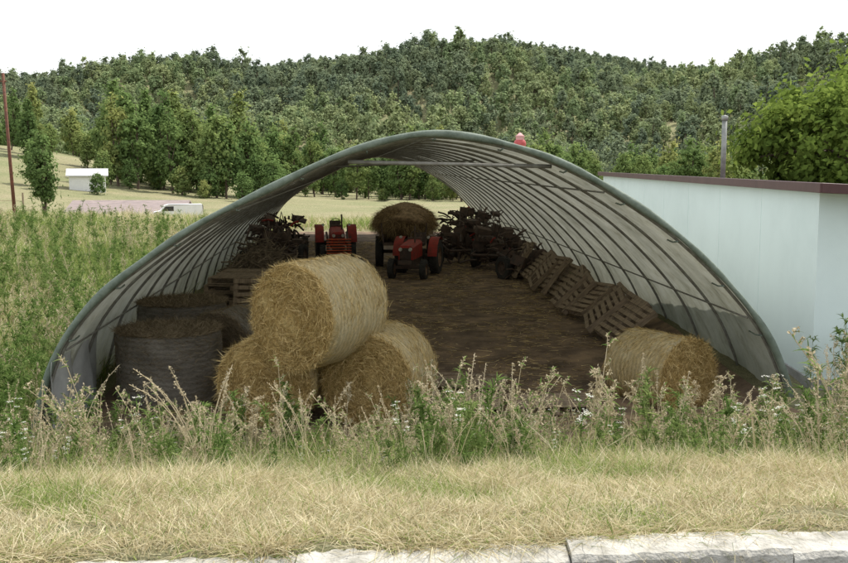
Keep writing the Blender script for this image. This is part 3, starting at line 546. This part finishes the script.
grass('foreground_grass',gx,gy,28,.11,(.09+.11*sm(5.2,7.4,yy))*rng.uniform(.5,1.6,len(gx)),.0058,1.0,.7,np.clip(.12+.55*sm(.25,.9,pt)+.25*sm(7,8.4,yy),0,.85),2,1800)
n=900;gx=rng.uniform(-4.2,4.8,n);dn=(np.sin(gx*2.1+.5)+.6*np.sin(gx*5.3)+.9*(gx<.6)*0)>-.55;gx=gx[dn];gy=4.70+.09*gx+rng.uniform(-.08,.2,len(gx))
grass('verge_grass',gx,gy,28,.10,.19,.005,1.9,1.2,.15,3)
n=6500;yv=9+(rng.uniform(0,1,n)**1.7)*66;xv=rng.uniform(-.60,.0,n)*yv-2;ok=(xv<BL(yv)-.3)|(yv>50);xv,yv=xv[ok],yv[ok]
pt=np.sin(xv*.5)*np.sin(yv*.33+xv*.2)+.3*np.sin(xv*2.1+yv)+rng.normal(0,.35,len(xv))
grass('meadow_grass',xv,yv,32,.22+.006*yv,(.50+.002*yv)*rng.uniform(.6,1.35,len(xv)),.008+.0005*yv,.45,.4,np.clip(.68+.4*pt-.25*sm(25,60,yv),.12,.95),2,2500)
n=2600;xv=rng.uniform(-6.5,6.8,n);yv=rng.uniform(8.2,12.4,n)
grass('slope_grass',xv,yv,26,.14,rng.uniform(.22,.6,n),.007,.45,.4,.65,2,1500)
# ---------------------------------------------------------------- weeds
def weed(seed,h,kind):
    r=np.random.default_rng(seed);q=QM();t=np.linspace(0,1,6);lx,ly=r.normal(0,.14,2)
    S=np.c_[lx*h*t**2,ly*h*t**2,h*t-.03];q.tube(S,np.linspace(.006,.0025,6),5,2 if kind in('dry','seed') else 0,.8)
    nb=int(10+h*9)
    for i in range(nb):
        tt=r.uniform(.25,1) if kind!='leafy' else r.uniform(.05,1);p=np.array([lx*h*tt**2,ly*h*tt**2,h*tt-.03]);a=r.uniform(0,6.28)
        bl=h*(.30*(1-tt*.7))*r.uniform(.5,1.2);dd=np.array([math.cos(a),math.sin(a),r.uniform(.8,2.2)]);dd/=np.linalg.norm(dd);e=p+dd*bl
        q.tube([p,(p+e)/2+[0,0,-.01],e],[.003,.0025,.0015],4,2 if kind in('dry','seed') else 0,.8)
        if kind=='umbel':
            if tt>.6:
                k=22;rr=.03*np.sqrt(r.uniform(0,1,k))*r.uniform(.7,1.3);aa=r.uniform(0,6.28,k);V,Q=leaves(e+np.c_[rr*np.cos(aa),rr*np.sin(aa),r.normal(0,.003,k)],np.array([0,0,1.])+r.normal(0,.3,(k,3)),.006,.9,r);q.add(V,Q,1,.7)
        elif kind in('seed','dry'):
            k=16;pp=p+(e-p)*r.uniform(.3,1.05,(k,1))+r.normal(0,.008,(k,3));V,Q=leaves(pp,r.normal(size=(k,3)),.009*r.uniform(.6,1.4,k),.6,r);q.add(V,Q,2,r.uniform(0,1,k))
        nl=int(3+6*(kind=='leafy'));pp=p+(e-p)*r.uniform(0,1,(nl,1));D=unit(np.array(dd)+r.normal(0,.7,(nl,3)))
        V,Q=blades(pp,D,r.uniform(.05,.11,nl)*(1.3-.6*tt)*(1.3 if kind=='leafy' else 1),.012 if kind!='dry' else .006,np.c_[D[:,0]*.2,D[:,1]*.2,np.full(nl,-.4)],3,rg=r);q.add(V,Q,0 if kind!='dry' else 2,np.repeat(r.uniform(0,1,nl),3))
    return q.build('w',[M_weed,M_wht,M_seed],False,False)
def stalk(seed,h):
    r=np.random.default_rng(seed);q=QM()
    for _ in range(3):
        t=np.linspace(0,1,9);a=r.uniform(0,6.28);ln_=h*r.uniform(.7,1.1);b_=r.uniform(.1,.5);p0=r.normal(0,.04,2)
        S=np.c_[p0[0]+math.cos(a)*b_*ln_*t**2.2,p0[1]+math.sin(a)*b_*ln_*t**2.2,ln_*(t-.25*b_*t**3)-.03];q.tube(S,np.linspace(.004,.002,9),4,0,.9)
        k=40;tt=r.uniform(.75,1,k);pp=np.stack([np.interp(tt,t,S[:,j]) for j in range(3)],-1)+r.normal(0,.008,(k,3));V,Q=leaves(pp,r.normal(size=(k,3)),.010,.4,r);q.add(V,Q,0,r.uniform(0,1,k))
    return q.build('w',[M_seed],False,False)
wk=[weed(1,.8,'leafy'),weed(2,.6,'leafy'),weed(3,.9,'seed'),weed(4,.75,'seed'),weed(5,.85,'umbel'),weed(6,.65,'umbel'),weed(7,.85,'dry'),weed(8,.6,'dry'),weed(9,1.05,'seed'),weed(10,.5,'leafy'),stalk(11,1.1),stalk(12,.9)]
n=1900;wx=rng.uniform(-6.4,6.6,n);wy=7.9+rng.uniform(0,1,n)*4.5
dens=.5+.35*np.sin(wx*1.9+1)+.3*np.sin(wx*4.3+wy*1.2);kp=rng.uniform(size=n)<np.clip(dens,.2,1);wx=wx[kp];wy=wy[kp]
wi=rng.choice([0,0,0,1,1,1,2,2,3,3,4,6,7,9,9,10,11,11,8],len(wx));ws=rng.uniform(.6,1.25,len(wx))*np.where(wy<8.8,.65,1)*(1+.2*np.sin(wx*2.7+.5))
ex=[(-3.3,9.9,8,1.4),(-3.15,9.7,2,1.5),(-3.0,9.6,4,1.2),(1.62,9.5,8,1.45),(1.45,9.3,4,1.3),(1.8,9.7,3,1.5),(1.55,9.4,6,1.45),(1.7,9.2,2,1.2),(3.3,9.6,5,1.3),(3.6,9.3,4,1.25),(4.05,9.2,8,1.75),(4.15,9.5,2,1.8),(4.0,9.7,3,1.8),(4.3,9.2,4,1.8),(4.5,9.6,8,1.7),(4.2,9.4,0,1.9),(4.1,9.1,1,1.9),(-2.1,9.0,10,1.25),(-2.0,9.2,11,1.4),(-2.2,9.3,10,1.3),(.1,9.3,7,1.4),(-4.3,10,5,1.4),(2.9,9.6,2,1.3),(.9,9.9,3,1.25),(-.6,9.4,2,1.15),(-2.3,9.6,1,1.3),(-3.6,10.2,0,1.3),(-1.2,9.8,10,1.2),(2.3,9.8,6,1.3),(-2.7,10.2,0,1.2),(-.2,10.4,8,1.05),(2.6,10,1,1.4),(3.9,10,0,1.4),(-4.6,10.2,0,1.4),(3.1,9.9,8,1.1)]
wx=np.r_[wx,[e[0] for e in ex]];wy=np.r_[wy,[e[1] for e in ex]];wi=np.r_[wi,[e[2] for e in ex]];ws=np.r_[ws,[e[3] for e in ex]]
scatter('bank_weeds',np.c_[wx,wy,ground(wx,wy)],ws,wi,wk,.12)
n=1100;wy=10+rng.uniform(0,1,n)**1.7*35;wx=BL(wy)-.4-rng.uniform(0,1,n)**1.2*(wy*.30)
w2=[weed(31,.8,'leafy'),weed(32,.9,'leafy'),weed(33,.9,'seed'),weed(34,1.0,'leafy')]
wb=rng.uniform(5.4,8,60);yb=rng.uniform(10.,14.2,60)
wx=np.r_[wx,wb];wy=np.r_[wy,yb]
scatter('meadow_weeds',np.c_[wx,wy,ground(wx,wy)],rng.uniform(.7,1.3,len(wx)),rng.integers(0,4,len(wx)),w2,.1)
n=52000;ly=12.5+rng.uniform(0,1,n)**1.2*30;lu=rng.uniform(.04,.96,n);lx=BL(ly)+lu*(BRr(ly)-BL(ly))
cl=np.sin(lx*2.1+ly)*np.sin(ly*1.3-lx*.7)+rng.normal(0,.6,n)>-.1;lx,ly=lx[cl],ly[cl];n=len(lx);a=rng.uniform(0,6.28,n)
q=QM();V,Q=blades(np.c_[lx,ly,ground(lx,ly)+.055],np.c_[np.cos(a),np.sin(a),rng.uniform(-.05,.15,n)],rng.uniform(.06,.25,n),.009,np.c_[np.zeros((n,2)),np.full(n,-.06)],1);q.add(V,Q,(rng.uniform(size=n)<.55).astype(int),rng.uniform(0,1,n));q.build('straw_litter',[M_straw,M_strawd])
# ---------------------------------------------------------------- light, sky, camera
el=rad_(56);az=rad_(42)
w=bpy.data.worlds.new('World');scene.world=w;w.use_nodes=True;wn=w.node_tree.nodes;wl=w.node_tree.links
bg=wn['Background'];bg.inputs[1].default_value=.15
sky=wn.new('ShaderNodeTexSky');sky.sky_type='NISHITA';sky.sun_disc=False;sky.sun_elevation=el;sky.sun_rotation=az;sky.air_density=1.0;sky.dust_density=3.0;sky.altitude=200
hz=wn.new('ShaderNodeMix');hz.data_type='RGBA';hz.inputs[0].default_value=.75;hz.inputs[7].default_value=(9.4,9.5,9.6,1);wl.new(sky.outputs[0],hz.inputs[6]);wl.new(hz.outputs[2],bg.inputs[0])
ld=bpy.data.lights.new('sun','SUN');ld.energy=5.0;ld.angle=rad_(.5);ld.color=(1,.95,.87);lo=bpy.data.objects.new('sun',ld);scene.collection.objects.link(lo)
dvv=Vector((math.sin(az)*math.cos(el),math.cos(az)*math.cos(el),math.sin(el)));lo.rotation_euler=dvv.to_track_quat('Z','Y').to_euler()
cd=bpy.data.cameras.new('camera');cd.lens=42.45;cd.sensor_width=36;cd.clip_end=3000;cd.clip_start=.1
co=bpy.data.objects.new('camera',cd);scene.collection.objects.link(co);co.location=(0,0,3.3);co.rotation_euler=(rad_(90-6.65),0,0);scene.camera=co
scene.view_settings.view_transform='Standard';scene.view_settings.look='None';scene.view_settings.exposure=0
